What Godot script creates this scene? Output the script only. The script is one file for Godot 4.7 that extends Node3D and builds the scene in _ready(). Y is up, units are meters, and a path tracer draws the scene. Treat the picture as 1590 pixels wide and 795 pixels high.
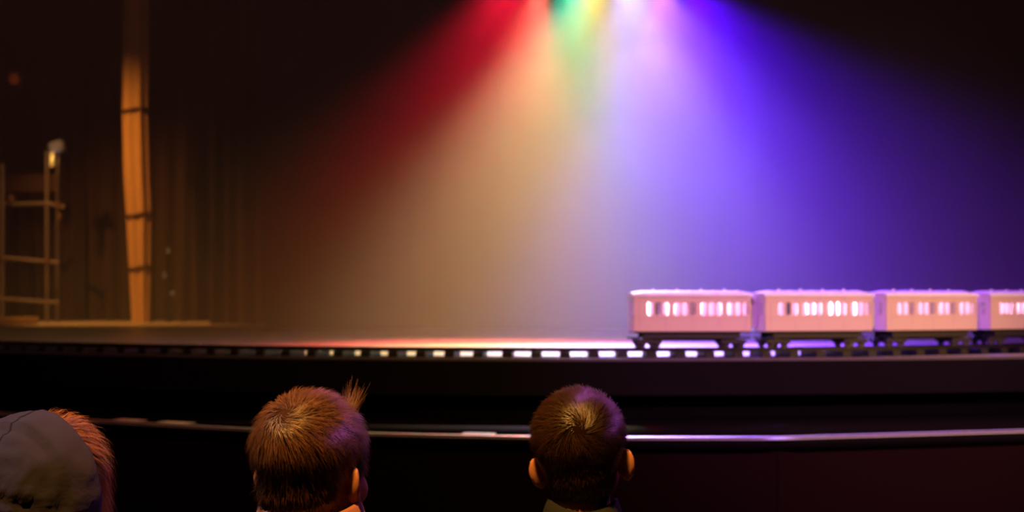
extends Node3D
# A small theatre: three children in front of a curved stage, a toy train on the
# stage edge, coloured beams through haze.  Camera at (0, EYE, 0) looks along -z.

const EYE := 1.04          # lens height above the auditorium floor
const F := 2208.0          # focal length in pixels of the 1590 px frame
const HORIZON := 463.0     # row of the horizon
const STAGE := 0.83        # stage floor
const STEP := 0.62         # lower platform

var rng := RandomNumberGenerator.new()
var noise := FastNoiseLite.new()
var taken := {}
var mats := {}

func _ready() -> void:
	rng.seed = 7
	noise.seed = 3
	noise.frequency = 1.0
	noise.noise_type = FastNoiseLite.TYPE_SIMPLEX
	setup_camera()
	setup_light()
	setup_room()
	setup_stage()
	setup_curtains()
	setup_track_and_train()
	setup_wing()
	setup_children()
	setup_marks()
	setup_haze()

# ------------------------------------------------------------------ camera, light

func setup_camera() -> void:
	var cam := Camera3D.new()
	cam.name = "camera"
	add_child(cam)
	cam.position = Vector3(0, EYE, 0)
	var at := CameraAttributesPhysical.new()
	at.frustum_focal_length = 66.66
	at.frustum_focus_distance = 2.18
	at.frustum_near = 0.05
	at.frustum_far = 60.0
	at.exposure_aperture = 6.2
	cam.attributes = at
	cam.projection = Camera3D.PROJECTION_FRUSTUM
	cam.near = 0.05
	cam.far = 60.0
	cam.size = 2.0 * 0.05 * 397.5 / F
	cam.frustum_offset = Vector2(0, 0.05 * (HORIZON - 397.5) / F)
	cam.current = true
	var we := WorldEnvironment.new()
	we.name = "environment"
	var e := Environment.new()
	e.background_mode = Environment.BG_COLOR
	e.background_color = Color(0, 0, 0)
	e.tonemap_mode = Environment.TONE_MAPPER_LINEAR
	e.tonemap_exposure = 1.0
	e.sdfgi_enabled = true
	e.ssao_enabled = true
	e.ssil_enabled = true
	e.volumetric_fog_enabled = true
	e.volumetric_fog_density = 0.0
	we.environment = e
	add_child(we)

func spot(parent: Node3D, where: Vector3, to: Vector3, col: Color, energy: float, half: float, soft: float, size := 0.04) -> void:
	var l := SpotLight3D.new()
	l.name = "spot_light"
	parent.add_child(l, true)
	l.light_color = col.linear_to_srgb()
	l.light_energy = energy
	l.spot_angle = half
	l.spot_angle_attenuation = soft
	l.light_size = size
	l.spot_range = 30.0
	l.spot_attenuation = 2.0
	l.shadow_enabled = true
	l.global_position = where
	l.look_at(to, Vector3(0.01, 0.02, 1).normalized())

# colour, place, aim, energy, half angle, softness of the six lamps over the stage
const LAMP_Z := -7.3
const LAMP_Y := 2.70

func setup_light() -> void:
	# the row of coloured lamps over the stage
	var spec := [
		["red", 0.013, 2.791, Vector3(-0.119, -1, 0.675), Color(1.0, 0.007, 0.04), 9.3, 31.5],
		["coral", 0.150, 2.685, Vector3(-0.128, -1, 0.331), Color(1.0, 0.14, 0.088), 12.7, 27.8],
		["green", 0.335, 2.731, Vector3(-0.172, -1, 0.769), Color(0.001, 1.0, 0.64), 9.7, 23.2],
		["yellow", 0.460, 2.746, Vector3(-0.233, -1, 0.769), Color(1.0, 0.766, 0.178), 13.2, 24.9],
		["white", 0.590, 2.760, Vector3(0.0, -1, 0.769), Color(0.72, 0.54, 1.0), 22.0, 23.1],
		["violet", 0.748, 2.682, Vector3(0.082, -1, 0.769), Color(0.176, 0.052, 1.0), 43.0, 27.9],
		["blue", 0.880, 2.681, Vector3(0.407, -1, 0.769), Color(0.099, 0.001, 1.0), 17.7, 28.1],
	]
	var words := {"red": "first from the left of the row", "coral": "second from the left of the row", "green": "third from the left of the row",
		"yellow": "in the middle of the row", "white": "third from the right of the row", "violet": "second from the right of the row", "blue": "last on the right of the row"}
	for s in spec:
		stage_lamp(s[0], Vector3(s[1], s[2], LAMP_Z), s[3].normalized(), s[4], s[5], s[6], 1.0,
			"stage spotlight with a glowing %s lens, %s" % [s[0], words[s[0]]], "coloured lamps over the stage", LAMP_Y + 0.46 - s[2])
	# the bar they hang from
	var st := begin()
	tube(st, [Vector3(-2.6, LAMP_Y + 0.49, LAMP_Z), Vector3(3.6, LAMP_Y + 0.49, LAMP_Z)], [0.024, 0.024], 12)
	for x in [-2.2, 0.5, 3.2]:
		tube(st, [Vector3(x, LAMP_Y + 0.49, LAMP_Z), Vector3(x, 4.6, LAMP_Z)], [0.006, 0.006], 6)
	tag(commit(st, "lighting_bar", mat("black_metal", Color(0.02, 0.02, 0.02), 0.5, 0.6)), "black steel lighting bar hung over the stage", "lighting bar")
	# house lamps: amber and pale on the children, rose amber on the train, amber on the left wing
	house_lamp(Vector3(-0.6, 4.25, -1.1), Vector3(-0.06, 0.8, -2.18), Color(1.0, 0.42, 0.07), 28.0, 14.5, "amber house spotlight on the ceiling above the children")
	house_lamp(Vector3(-2.4, 4.2, -1.9), Vector3(-0.62, 0.8, -2.05), Color(0.85, 0.72, 0.95), 4.8, 9.0, "pale house spotlight on the ceiling left of the children")
	house_lamp(Vector3(5.0, 3.2, -1.5), Vector3(1.0, 0.95, -5.05), Color(1.0, 0.56, 0.07), 31.0, 14.0, "amber house spotlight high on the right turned on the toy train")
	house_lamp(Vector3(-0.6, 3.9, 0.2), Vector3(1.3, 0.93, -5.1), Color(0.70, 0.13, 1.0), 30.0, 12.5, "violet house spotlight behind the audience turned on the toy train")
	house_lamp(Vector3(2.3, 3.3, -5.3), Vector3(-0.02, 0.85, -2.2), Color(0.80, 0.16, 1.0), 3.0, 13.0, "violet house spotlight over the stage edge turned back on the children")
	house_lamp(Vector3(-4.4, 4.1, -10.0), Vector3(-3.2, 1.2, -12.2), Color(1.0, 0.34, 0.05), 20.0, 28.0, "amber spotlight high in the left wing turned on the drape")
	house_lamp(Vector3(-0.3, 4.35, 0.6), Vector3(-0.6, 2.3, -9.3), Color(1.0, 0.36, 0.26), 5.5, 38.0, "dim amber house spotlight behind the audience turned on the stage")

func house_lamp(where: Vector3, to: Vector3, col: Color, energy: float, half: float, label: String) -> void:
	stage_lamp("house", where, (to - where).normalized(), col, energy, half, 1.0, label, "house lamps")

func stage_lamp(called: String, where: Vector3, dir: Vector3, col: Color, energy: float, half: float, soft: float, label: String, group: String, hang := 0.208) -> void:
	var t := thing("stage_spotlight", label, "spotlight", where, group)
	var b := Basis.looking_at(dir, Vector3(0.02, 0.03, 1).normalized() if absf(dir.y) > 0.5 else Vector3.UP)
	var st := begin()
	var prof := [[0.0, 0.20], [0.038, 0.195], [0.05, 0.16], [0.052, 0.0], [0.047, 0.0], [0.045, 0.03], [0.0, 0.032]]
	lathe(st, prof, 20, Transform3D(Basis(b.x, b.z, -b.y), Vector3.ZERO))   # local +y of the profile = backwards
	var black := mat("black_metal", Color(0.02, 0.02, 0.02), 0.5, 0.6)
	commit(st, "housing", black, t)
	st = begin()
	for s in [-1, 1]:
		tube(st, [b.x * 0.053 * s + b.z * 0.1, b.x * 0.057 * s + b.z * 0.1 + Vector3(0, 0.14, 0)], [0.006, 0.006], 6)
	tube(st, [-b.x * 0.057 + b.z * 0.1 + Vector3(0, 0.14, 0), b.x * 0.057 + b.z * 0.1 + Vector3(0, 0.14, 0)], [0.006, 0.006], 6)
	tube(st, [b.z * 0.1 + Vector3(0, 0.14, 0), Vector3(0, hang, 0)], [0.012, 0.012], 8)
	commit(st, "yoke", black, t)
	st = begin()
	lathe(st, [[0.0, 0.024], [0.044, 0.024], [0.044, 0.029], [0.0, 0.029]], 20, Transform3D(Basis(b.x, b.z, -b.y), Vector3.ZERO))
	var glow := StandardMaterial3D.new()
	glow.resource_name = called + "_lens"
	glow.albedo_color = Color(0.1, 0.1, 0.1)
	glow.emission_enabled = true
	glow.emission = col.linear_to_srgb()
	glow.emission_energy_multiplier = 2.0
	commit(st, "lamp_lens", glow, t)
	spot(t, where + dir * 0.005, where + dir, col, energy, half, soft)

func setup_haze() -> void:
	var fog := FogVolume.new()
	fog.name = "stage_haze"
	fog.shape = RenderingServer.FOG_VOLUME_SHAPE_BOX
	fog.size = Vector3(9.0, 3.0, 3.7)
	fog.position = Vector3(0.5, STAGE + 1.52, -7.3)
	var fm := FogMaterial.new()
	fm.resource_name = "haze"
	fm.density = 0.17
	fm.albedo = Color(0.98, 0.98, 0.98)
	fog.material = fm
	fog.set_meta("kind", "stuff")
	fog.set_meta("label", "thin stage haze lit by the coloured beams above the stage floor")
	fog.set_meta("category", "haze")
	add_child(fog)
	for q in [[1015, 150, 7.1, 0.34], [965, 250, 7.0, 0.28], [850, 150, 7.2, 0.24], [1100, 240, 7.4, 0.30], [905, 463, 6.6, 0.07]]:
		var puff := FogVolume.new()
		puff.name = numbered("haze_puff")
		puff.shape = RenderingServer.FOG_VOLUME_SHAPE_ELLIPSOID
		puff.size = Vector3(2.0, 1.5 if q[3] > 0.1 else 0.35, 1.6) * float(q[3])
		puff.position = at(q[0], q[1], q[2])
		var pm := FogMaterial.new()
		pm.resource_name = "haze_puff"
		pm.density = 0.05 if q[3] > 0.1 else 0.2
		pm.albedo = Color(0.98, 0.98, 0.98)
		puff.material = pm
		puff.set_meta("kind", "stuff")
		puff.set_meta("label", "wisp of thicker haze drifting in the coloured beams over the stage")
		puff.set_meta("category", "haze")
		puff.set_meta("group", "wisps of haze")
		add_child(puff)

# ------------------------------------------------------------------ helpers

func at(px: float, py: float, d: float) -> Vector3:
	return Vector3((px - 795.0) / F * d, EYE - (py - HORIZON) / F * d, -d)

func numbered(called: String) -> String:
	if not taken.has(called):
		taken[called] = 0
		return called
	taken[called] += 1
	return "%s_%03d" % [called, taken[called]]

func thing(called: String, label: String, category: String, where := Vector3.ZERO, group := "") -> Node3D:
	var o := Node3D.new()
	o.name = numbered(called)
	add_child(o)
	o.position = where
	tag(o, label, category, group)
	return o

func tag(o: Node, label: String, category: String, group := "", kind := "") -> void:
	o.set_meta("label", label)
	if category:
		o.set_meta("category", category)
	if group:
		o.set_meta("group", group)
	if kind:
		o.set_meta("kind", kind)

func begin() -> SurfaceTool:
	var st := SurfaceTool.new()
	st.begin(Mesh.PRIMITIVE_TRIANGLES)
	return st

func commit(st: SurfaceTool, called: String, m: Material, parent: Node3D = null) -> MeshInstance3D:
	st.generate_normals()
	return put(st.commit(), called, m, parent)

func put(mesh: Mesh, called: String, m: Material, parent: Node3D = null) -> MeshInstance3D:
	var o := MeshInstance3D.new()
	o.mesh = mesh
	o.material_override = m
	if parent == null:
		o.name = numbered(called)
		add_child(o)
	else:
		o.name = called
		parent.add_child(o, true)
	return o

func struct(st: SurfaceTool, called: String, m: Material, label: String, parent: Node3D = null) -> MeshInstance3D:
	var o := commit(st, called, m, parent)
	o.set_meta("kind", "structure")
	if parent == null:
		o.set_meta("label", label)
	return o

# albedo given as linear values
func mat(called: String, col: Color, rough := 0.7, metal := 0.0, bump := 0.0, bump_freq := 0.02) -> StandardMaterial3D:
	if mats.has(called):
		return mats[called]
	var m := StandardMaterial3D.new()
	m.resource_name = called
	m.albedo_color = col.linear_to_srgb()
	m.roughness = rough
	m.metallic = metal
	if bump > 0.0:
		var nt := NoiseTexture2D.new()
		var fn := FastNoiseLite.new()
		fn.seed = called.hash() % 1000
		fn.frequency = bump_freq
		fn.fractal_octaves = 4
		nt.noise = fn
		nt.width = 256
		nt.height = 256
		nt.seamless = true
		m.heightmap_enabled = true
		m.heightmap_texture = nt
		m.heightmap_scale = bump
		m.uv1_triplanar = true
		m.uv1_world_triplanar = true
		m.uv1_scale = Vector3(3, 3, 3)
	mats[called] = m
	return m

func tri(st: SurfaceTool, a: Vector3, b: Vector3, c: Vector3, inside: Vector3) -> void:
	# wound so that its front looks away from inside (front faces run clockwise)
	if (b - a).cross(c - a).dot((a + b + c) / 3.0 - inside) > 0.0:
		st.add_vertex(a); st.add_vertex(c); st.add_vertex(b)
	else:
		st.add_vertex(a); st.add_vertex(b); st.add_vertex(c)

func quad(st: SurfaceTool, a: Vector3, b: Vector3, c: Vector3, d: Vector3, inside: Vector3) -> void:
	tri(st, a, b, c, inside)
	tri(st, a, c, d, inside)

func box(st: SurfaceTool, c: Vector3, s: Vector3, bev := 0.0, bs := Basis()) -> void:
	st.set_smooth_group(-1)
	var h := s / 2.0
	for i in 3:
		var u := (i + 1) % 3
		var v := (i + 2) % 3
		for sg in [-1.0, 1.0]:
			var q := []
			for k in [[-1, -1], [1, -1], [1, 1], [-1, 1]]:
				var p := Vector3()
				p[i] = sg * h[i]
				p[u] = k[0] * (h[u] - bev)
				p[v] = k[1] * (h[v] - bev)
				q.append(c + bs * p)
			quad(st, q[0], q[1], q[2], q[3], c)
	if bev <= 0.0:
		return
	for i in 3:
		var j := (i + 1) % 3
		var k := (i + 2) % 3
		for si in [-1.0, 1.0]:
			for sj in [-1.0, 1.0]:
				var q := []
				for e in [[0, -1], [0, 1], [1, 1], [1, -1]]:
					var p := Vector3()
					p[i] = si * (h[i] - (bev if e[0] == 1 else 0.0))
					p[j] = sj * (h[j] - (bev if e[0] == 0 else 0.0))
					p[k] = e[1] * (h[k] - bev)
					q.append(c + bs * p)
				quad(st, q[0], q[1], q[2], q[3], c)
	for sx in [-1.0, 1.0]:
		for sy in [-1.0, 1.0]:
			for sz in [-1.0, 1.0]:
				var g := Vector3(sx, sy, sz)
				var a := Vector3(h.x, h.y - bev, h.z - bev) * g
				var b := Vector3(h.x - bev, h.y, h.z - bev) * g
				var d := Vector3(h.x - bev, h.y - bev, h.z) * g
				tri(st, c + bs * a, c + bs * b, c + bs * d, c)

func tube(st: SurfaceTool, pts: Array, radii: Array, sides := 10) -> void:
	st.set_smooth_group(0)
	var rings := []
	for i in pts.size():
		var t: Vector3 = (pts[mini(i + 1, pts.size() - 1)] - pts[maxi(i - 1, 0)]).normalized()
		var u := t.cross(Vector3.UP if absf(t.y) < 0.9 else Vector3.RIGHT).normalized()
		var v := t.cross(u)
		var ring := []
		for k in sides:
			var a := TAU * k / sides
			ring.append(pts[i] + (u * cos(a) + v * sin(a)) * radii[i])
		rings.append(ring)
	for i in pts.size() - 1:
		var mid: Vector3 = (pts[i] + pts[i + 1]) / 2.0
		for k in sides:
			var n := (k + 1) % sides
			quad(st, rings[i][k], rings[i][n], rings[i + 1][n], rings[i + 1][k], mid)
	st.set_smooth_group(-1)
	var mid0: Vector3 = (pts[0] + pts[1]) / 2.0
	var mid1: Vector3 = (pts[-1] + pts[-2]) / 2.0
	for k in sides:
		var n := (k + 1) % sides
		tri(st, pts[0], rings[0][k], rings[0][n], mid0)
		tri(st, pts[-1], rings[-1][k], rings[-1][n], mid1)

func lathe(st: SurfaceTool, prof: Array, sides: int, x: Transform3D) -> void:
	# profile of [radius, height] pairs, run so that the outside lies to its right
	st.set_smooth_group(-1)
	for i in prof.size() - 1:
		for k in sides:
			var a0 := TAU * k / sides
			var a1 := TAU * (k + 1) / sides
			var p := x * Vector3(prof[i][0] * cos(a0), prof[i][1], prof[i][0] * sin(a0))
			var q := x * Vector3(prof[i][0] * cos(a1), prof[i][1], prof[i][0] * sin(a1))
			var r := x * Vector3(prof[i + 1][0] * cos(a1), prof[i + 1][1], prof[i + 1][0] * sin(a1))
			var s := x * Vector3(prof[i + 1][0] * cos(a0), prof[i + 1][1], prof[i + 1][0] * sin(a0))
			st.add_vertex(p); st.add_vertex(r); st.add_vertex(q)
			st.add_vertex(p); st.add_vertex(s); st.add_vertex(r)

# distance of the stage edge, of the lower platform's edge, of the middle of the track
func edge_d(x: float) -> float:
	var u := x - 0.25
	return 4.94 + (0.138 if u < 0.0 else 0.085) * u * u

func step_d(x: float) -> float:
	if x < 0.45:
		return 4.285 + 0.17 * (x - 0.45) * (x - 0.45)
	return 4.285 + maxf(0.0, x - 0.805) * 0.285

func track_d(x: float) -> float:
	return edge_d(x) + 0.085 + (0.12 * (x - 0.6) * (x - 0.6) if x > 0.6 else 0.0)

func on_curve(f: Callable, x: float, off: float, y: float) -> Vector3:
	var e := 0.01
	var sl: float = (f.call(x + e) - f.call(x - e)) / (2.0 * e)
	var n := Vector3(-sl, 0, -1).normalized()
	return Vector3(x, y, -f.call(x)) + n * off

func sweep(st: SurfaceTool, f: Callable, x0: float, x1: float, n: int, prof: Array) -> void:
	# closed convex profile of [depth behind the curve, height] along the curve
	var rings := []
	for i in n + 1:
		var ring := []
		for p in prof:
			ring.append(on_curve(f, lerpf(x0, x1, float(i) / n), p[0], p[1]))
		rings.append(ring)
	var m := prof.size()
	for i in n:
		var mid := Vector3.ZERO
		for k in m:
			mid += (rings[i][k] + rings[i + 1][k]) / (2.0 * m)
		for k in m:
			var j := (k + 1) % m
			st.set_smooth_group(-1)
			quad(st, rings[i][k], rings[i][j], rings[i + 1][j], rings[i + 1][k], mid)
	for e in [0, n]:
		var mid := Vector3.ZERO
		for k in m:
			mid += rings[e][k] / m
		var inside: Vector3 = mid.lerp(rings[1 if e == 0 else n - 1][0], 0.3)
		for k in m:
			tri(st, mid, rings[e][k], rings[e][(k + 1) % m], inside)

func slab(st: SurfaceTool, f: Callable, x0: float, x1: float, n: int, back: float, y0: float, y1: float) -> void:
	# everything between the curve and the plane z = -back
	for i in n:
		var a := lerpf(x0, x1, float(i) / n)
		var b := lerpf(x0, x1, float(i + 1) / n)
		var fa: float = f.call(a)
		var fb: float = f.call(b)
		var mid := Vector3((a + b) / 2, (y0 + y1) / 2, -(fa + back) / 2)
		st.set_smooth_group(-1)
		quad(st, Vector3(a, y1, -fa), Vector3(b, y1, -fb), Vector3(b, y1, -back), Vector3(a, y1, -back), mid)
		quad(st, Vector3(a, y0, -fa), Vector3(b, y0, -fb), Vector3(b, y0, -back), Vector3(a, y0, -back), mid)
		quad(st, Vector3(a, y0, -fa), Vector3(b, y0, -fb), Vector3(b, y1, -fb), Vector3(a, y1, -fa), mid)
		quad(st, Vector3(a, y0, -back), Vector3(b, y0, -back), Vector3(b, y1, -back), Vector3(a, y1, -back), mid)

# ------------------------------------------------------------------ room and stage

func setup_room() -> void:
	var wall := mat("black_wall", Color(0.02, 0.016, 0.014), 0.9, 0.0, 0.1)
	var carpet := mat("dark_carpet", Color(0.025, 0.012, 0.012), 0.95, 0.0, 0.3, 0.08)
	var defs := [
		["floor", Vector3(0, -0.1, -5.5), Vector3(12.4, 0.2, 18.4), carpet, "dark carpeted auditorium floor"],
		["ceiling", Vector3(0, 4.75, -5.5), Vector3(12.4, 0.3, 18.4), wall, "black ceiling over stage and audience"],
		["wall_left", Vector3(-6.1, 2.3, -5.5), Vector3(0.2, 4.6, 18.4), wall, "black wall on the left"],
		["wall_right", Vector3(6.1, 2.3, -5.5), Vector3(0.2, 4.6, 18.4), wall, "black wall on the right"],
		["wall_back", Vector3(0, 2.3, -14.2), Vector3(12.4, 4.6, 0.2), wall, "black wall behind the stage"],
		["wall_front", Vector3(0, 2.3, 3.2), Vector3(12.4, 4.6, 0.2), wall, "black wall behind the audience"],
	]
	for d in defs:
		var st := begin()
		box(st, d[1], d[2])
		struct(st, d[0], d[3], d[4])

func setup_stage() -> void:
	var floor_m := mat("stage_floor", Color(0.66, 0.62, 0.60), 0.42, 0.0, 0.02, 0.05)
	var black := mat("black_fascia", Color(0.008, 0.006, 0.008), 0.85, 0.0, 0.03, 0.06)
	var dark := mat("black_recess", Color(0.003, 0.002, 0.003), 0.85)
	var front := mat("dark_red_front", Color(0.012, 0.004, 0.005), 0.8, 0.0, 0.03, 0.06)
	var strip := mat("pale_edging", Color(0.9, 0.86, 0.86), 0.4, 0.5)
	var lip := mat("grey_edging", Color(0.17, 0.14, 0.19), 0.4, 0.5)
	for m in [black, dark, front]:
		m.metallic_specular = 0.08
	var st := begin()
	slab(st, edge_d, -6.0, 6.0, 96, 14.1, STAGE - 0.05, STAGE)
	struct(st, "stage_floor", floor_m, "pale worn stage floor lit by the coloured beams")
	var fascia := Node3D.new()
	fascia.name = "stage_riser"
	add_child(fascia)
	tag(fascia, "black riser of the upper stage, overhanging a dark recess", "", "", "structure")
	for seg in [[-6.0, -0.6], [-0.6, 2.6], [2.6, 6.0]]:
		st = begin()
		sweep(st, edge_d, seg[0], seg[1] - 0.002, 40, [[-0.012, STAGE - 0.127], [-0.012, STAGE - 0.009], [-0.001, STAGE - 0.009], [-0.001, STAGE - 0.127]])
		struct(st, "fascia_board", black, "", fascia)
	st = begin()
	sweep(st, edge_d, -6.0, 6.0, 90, [[0.06, STEP], [0.06, STAGE - 0.05], [0.10, STAGE - 0.05], [0.10, STEP]])
	struct(st, "riser_board", dark, "", fascia)
	var nose := Node3D.new()
	nose.name = "trim_1"
	add_child(nose)
	tag(nose, "thin grey edging along the edge of the upper stage", "", "", "structure")
	for seg in [[-6.0, -0.6], [-0.6, 2.6], [2.6, 6.0]]:
		st = begin()
		sweep(st, edge_d, seg[0], seg[1] - 0.003, 40, [[-0.015, STAGE - 0.008], [-0.015, STAGE - 0.002], [-0.010, STAGE + 0.002], [-0.001, STAGE + 0.002], [-0.001, STAGE - 0.008]])
		struct(st, "edging", lip, "", nose)
	# lower platform
	var plat := Node3D.new()
	plat.name = "step_platform"
	add_child(plat)
	tag(plat, "black lower platform in front of the stage with dark red front panels", "", "", "structure")
	st = begin()
	for i in 96:
		var a := lerpf(-6.0, 6.0, i / 96.0)
		var b := lerpf(-6.0, 6.0, (i + 1) / 96.0)
		var pa := on_curve(step_d, a, 0.0, STEP)
		var pb := on_curve(step_d, b, 0.0, STEP)
		var qa := Vector3(a, STEP, -edge_d(a) - 0.3)
		var qb := Vector3(b, STEP, -edge_d(b) - 0.3)
		var dn := Vector3(0, -0.04, 0)
		var mid := (pa + pb + qa + qb) / 4.0 + dn / 2.0
		quad(st, pa, pb, qb, qa, mid)
		quad(st, pa + dn, pb + dn, qb + dn, qa + dn, mid)
		quad(st, pa, pb, pb + dn, pa + dn, mid)
		quad(st, qa, qb, qb + dn, qa + dn, mid)
	struct(st, "tread", mat("black_tread", Color(0.005, 0.0035, 0.005), 0.75, 0.0, 0.02, 0.06), "", plat)
	mats["black_tread"].metallic_specular = 0.12
	for seg in [[-6.0, -3.0], [-3.0, -0.62], [-0.62, 0.805], [0.805, 2.6], [2.6, 6.0]]:
		st = begin()
		sweep(st, step_d, seg[0] + 0.0015, seg[1] - 0.0015, 40, [[0.012, 0.0], [0.012, STEP - 0.04], [0.05, STEP - 0.04], [0.05, 0.0]])
		struct(st, "front_panel", front, "", plat)
	nose = Node3D.new()
	nose.name = "trim_2"
	add_child(nose)
	tag(nose, "pale shiny edging strip along the front of the lower platform", "", "", "structure")
	for seg in [[-6.0, -3.0], [-3.0, -0.62], [-0.62, 0.805], [0.805, 2.6], [2.6, 6.0]]:
		st = begin()
		sweep(st, step_d, seg[0] + 0.001, seg[1] - 0.001, 40, [[-0.006, STEP - 0.007], [-0.006, STEP - 0.005], [0.014, STEP + 0.002], [0.018, STEP + 0.002], [0.018, STEP - 0.001], [0.010, STEP - 0.007]])
		struct(st, "edging", strip, "", nose)

func curtain(called: String, a: Vector2, b: Vector2, y0: float, y1: float, pitch: float, amp: float, m: Material, label: String) -> void:
	var st := begin()
	st.set_smooth_group(0)
	var run := b - a
	var length := run.length()
	var dir := run / length
	var nrm := Vector2(-dir.y, dir.x)
	var n := int(length / pitch * 10.0)
	var rows := 8
	var th := 0.012
	var grid := []
	for side in [0, 1]:
		var g := []
		for j in rows + 1:
			var row := []
			var t := float(j) / rows
			for i in n + 1:
				var s := length * i / n
				var ph := s / pitch * TAU + 1.6 * noise.get_noise_2d(s * 1.3, 3.0 + t * 0.5)
				var w := amp * (0.75 + 0.25 * t) * (sin(ph) + 0.35 * sin(ph * 0.47 + 1.0)) + 0.02 * noise.get_noise_2d(s * 3.0, t * 2.0)
				var q: Vector2 = a + dir * s + nrm * (w + th * side)
				row.append(Vector3(q.x, lerpf(y1, y0, t), q.y))
			g.append(row)
		grid.append(g)
	var n3 := Vector3(nrm.x, 0, nrm.y)
	for side in [0, 1]:
		var g: Array = grid[side]
		for j in rows:
			for i in n:
				var c: Vector3 = (g[j][i] + g[j + 1][i + 1]) / 2.0
				quad(st, g[j][i], g[j][i + 1], g[j + 1][i + 1], g[j + 1][i], c + n3 * (0.2 if side == 0 else -0.2))
	st.set_smooth_group(-1)
	for j in rows:
		for e in [0, n]:
			quad(st, grid[0][j][e], grid[1][j][e], grid[1][j + 1][e], grid[0][j + 1][e], grid[0][j][n / 2])
	for i in n:
		quad(st, grid[0][rows][i], grid[1][rows][i], grid[1][rows][i + 1], grid[0][rows][i + 1], grid[0][0][i])
	tag(commit(st, called, m), label, "curtain", "black stage curtains")

func setup_curtains() -> void:
	var velvet := mat("black_velvet", Color(0.007, 0.005, 0.005), 0.95)
	velvet.metallic_specular = 0.2
	var brown := mat("brown_velvet", Color(0.045, 0.026, 0.016), 0.95)
	curtain("stage_curtain", Vector2(-1.62, -9.35), Vector2(4.9, -9.35), STAGE + 0.005, 4.5, 0.30, 0.012, velvet, "wide black velvet curtain behind the coloured beams and the train")
	curtain("stage_curtain", Vector2(-2.38, -11.3), Vector2(-1.45, -11.1), STAGE + 0.005, 4.5, 0.13, 0.035, brown, "narrow brown curtain in deep folds beside the tied drape")
	curtain("stage_curtain", Vector2(-5.95, -13.3), Vector2(-2.2, -13.0), STAGE + 0.005, 4.5, 0.17, 0.04, brown, "dark brown curtain at the back of the left wing behind the metal frame")

# ------------------------------------------------------------------ track and train

func setup_track_and_train() -> void:
	var t := thing("train_track", "black toy railway track with sleepers along the curved stage edge", "railway track", Vector3(0, STAGE, 0))
	var rail_m := mat("dark_rail", Color(0.03, 0.025, 0.028), 0.38, 0.7)
	var tie_m := mat("black_sleeper", Color(0.009, 0.007, 0.008), 0.6)
	var bed := begin()
	sweep(bed, track_d, -3.2, 2.9, 110, [[-0.078, 0.0003], [-0.076, 0.002], [0.07, 0.002], [0.07, 0.0003]])
	var bed_m := mat("black_track_bed", Color(0.006, 0.005, 0.006), 0.95)
	bed_m.metallic_specular = 0.1
	commit(bed, "track_bed", bed_m, t)
	for s in [-1, 1]:
		var st := begin()
		var g: float = 0.042 * s
		sweep(st, track_d, -3.2, 2.9, 110, [[g - 0.0035, 0.022], [g - 0.003, 0.035], [g + 0.003, 0.035], [g + 0.0035, 0.022]])
		commit(st, "rail", rail_m, t)
	var mesh: Mesh
	var x := -3.15
	while x < 2.9:
		var sl := (track_d(x + 0.01) - track_d(x - 0.01)) / 0.02
		if mesh == null:
			var st := begin()
			box(st, Vector3(0, 0.011, 0), Vector3(0.036, 0.022, 0.135), 0.002)
			st.generate_normals()
			mesh = st.commit()
		var o := put(mesh, "sleeper", tie_m, t)
		o.position = Vector3(x, 0, -track_d(x))
		o.rotation.y = atan(sl) + rng.randf_range(-0.01, 0.01)
		x += 0.1 / sqrt(1.0 + sl * sl)
	# carriages: each stands with both bogies on the curve
	var proto := make_carriage()
	var labels := [
		"cream toy train carriage at the open left end of the train",
		"second cream toy train carriage from the left, between two purple gangways",
		"third cream toy train carriage from the left with dark window gaps",
		"cream toy train carriage cut off by the right edge of the picture",
	]
	var left := 0.417
	var all := []
	for k in 4:
		var c: Node3D = proto
		if k > 0:
			c = proto.duplicate()
			c.name = numbered("train_carriage")
			add_child(c)
		var a := left + 0.06
		var b := a + 0.3
		for it in 8:
			var v := Vector2(b - a, track_d(b) - track_d(a))
			b += 0.3 - v.length()
		var pa := Vector2(a, -track_d(a))
		var pb := Vector2(b, -track_d(b))
		var mid := (pa + pb) / 2.0
		c.position = Vector3(mid.x, STAGE + 0.035, mid.y)
		c.rotation.y = -atan2(pb.y - pa.y, pb.x - pa.x)
		tag(c, labels[k], "toy train", "carriages of the toy train")
		left = b + 0.06 + 0.035
		all.append(c)
	for k in 4:
		add_blinds(all[k], k)

const CL := 0.415   # carriage length
const CW := 0.13   # carriage width
const WIN_Y0 := 0.115
const WIN_Y1 := 0.160
const BODY0 := 0.058
const BODY1 := 0.182

func window_xs() -> Array:
	var out := []
	for g in 4:
		for w in 3:
			out.append(-CL / 2 + 0.048 + 0.0945 * g + 0.0275 * w + 0.0105)
	return out

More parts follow.
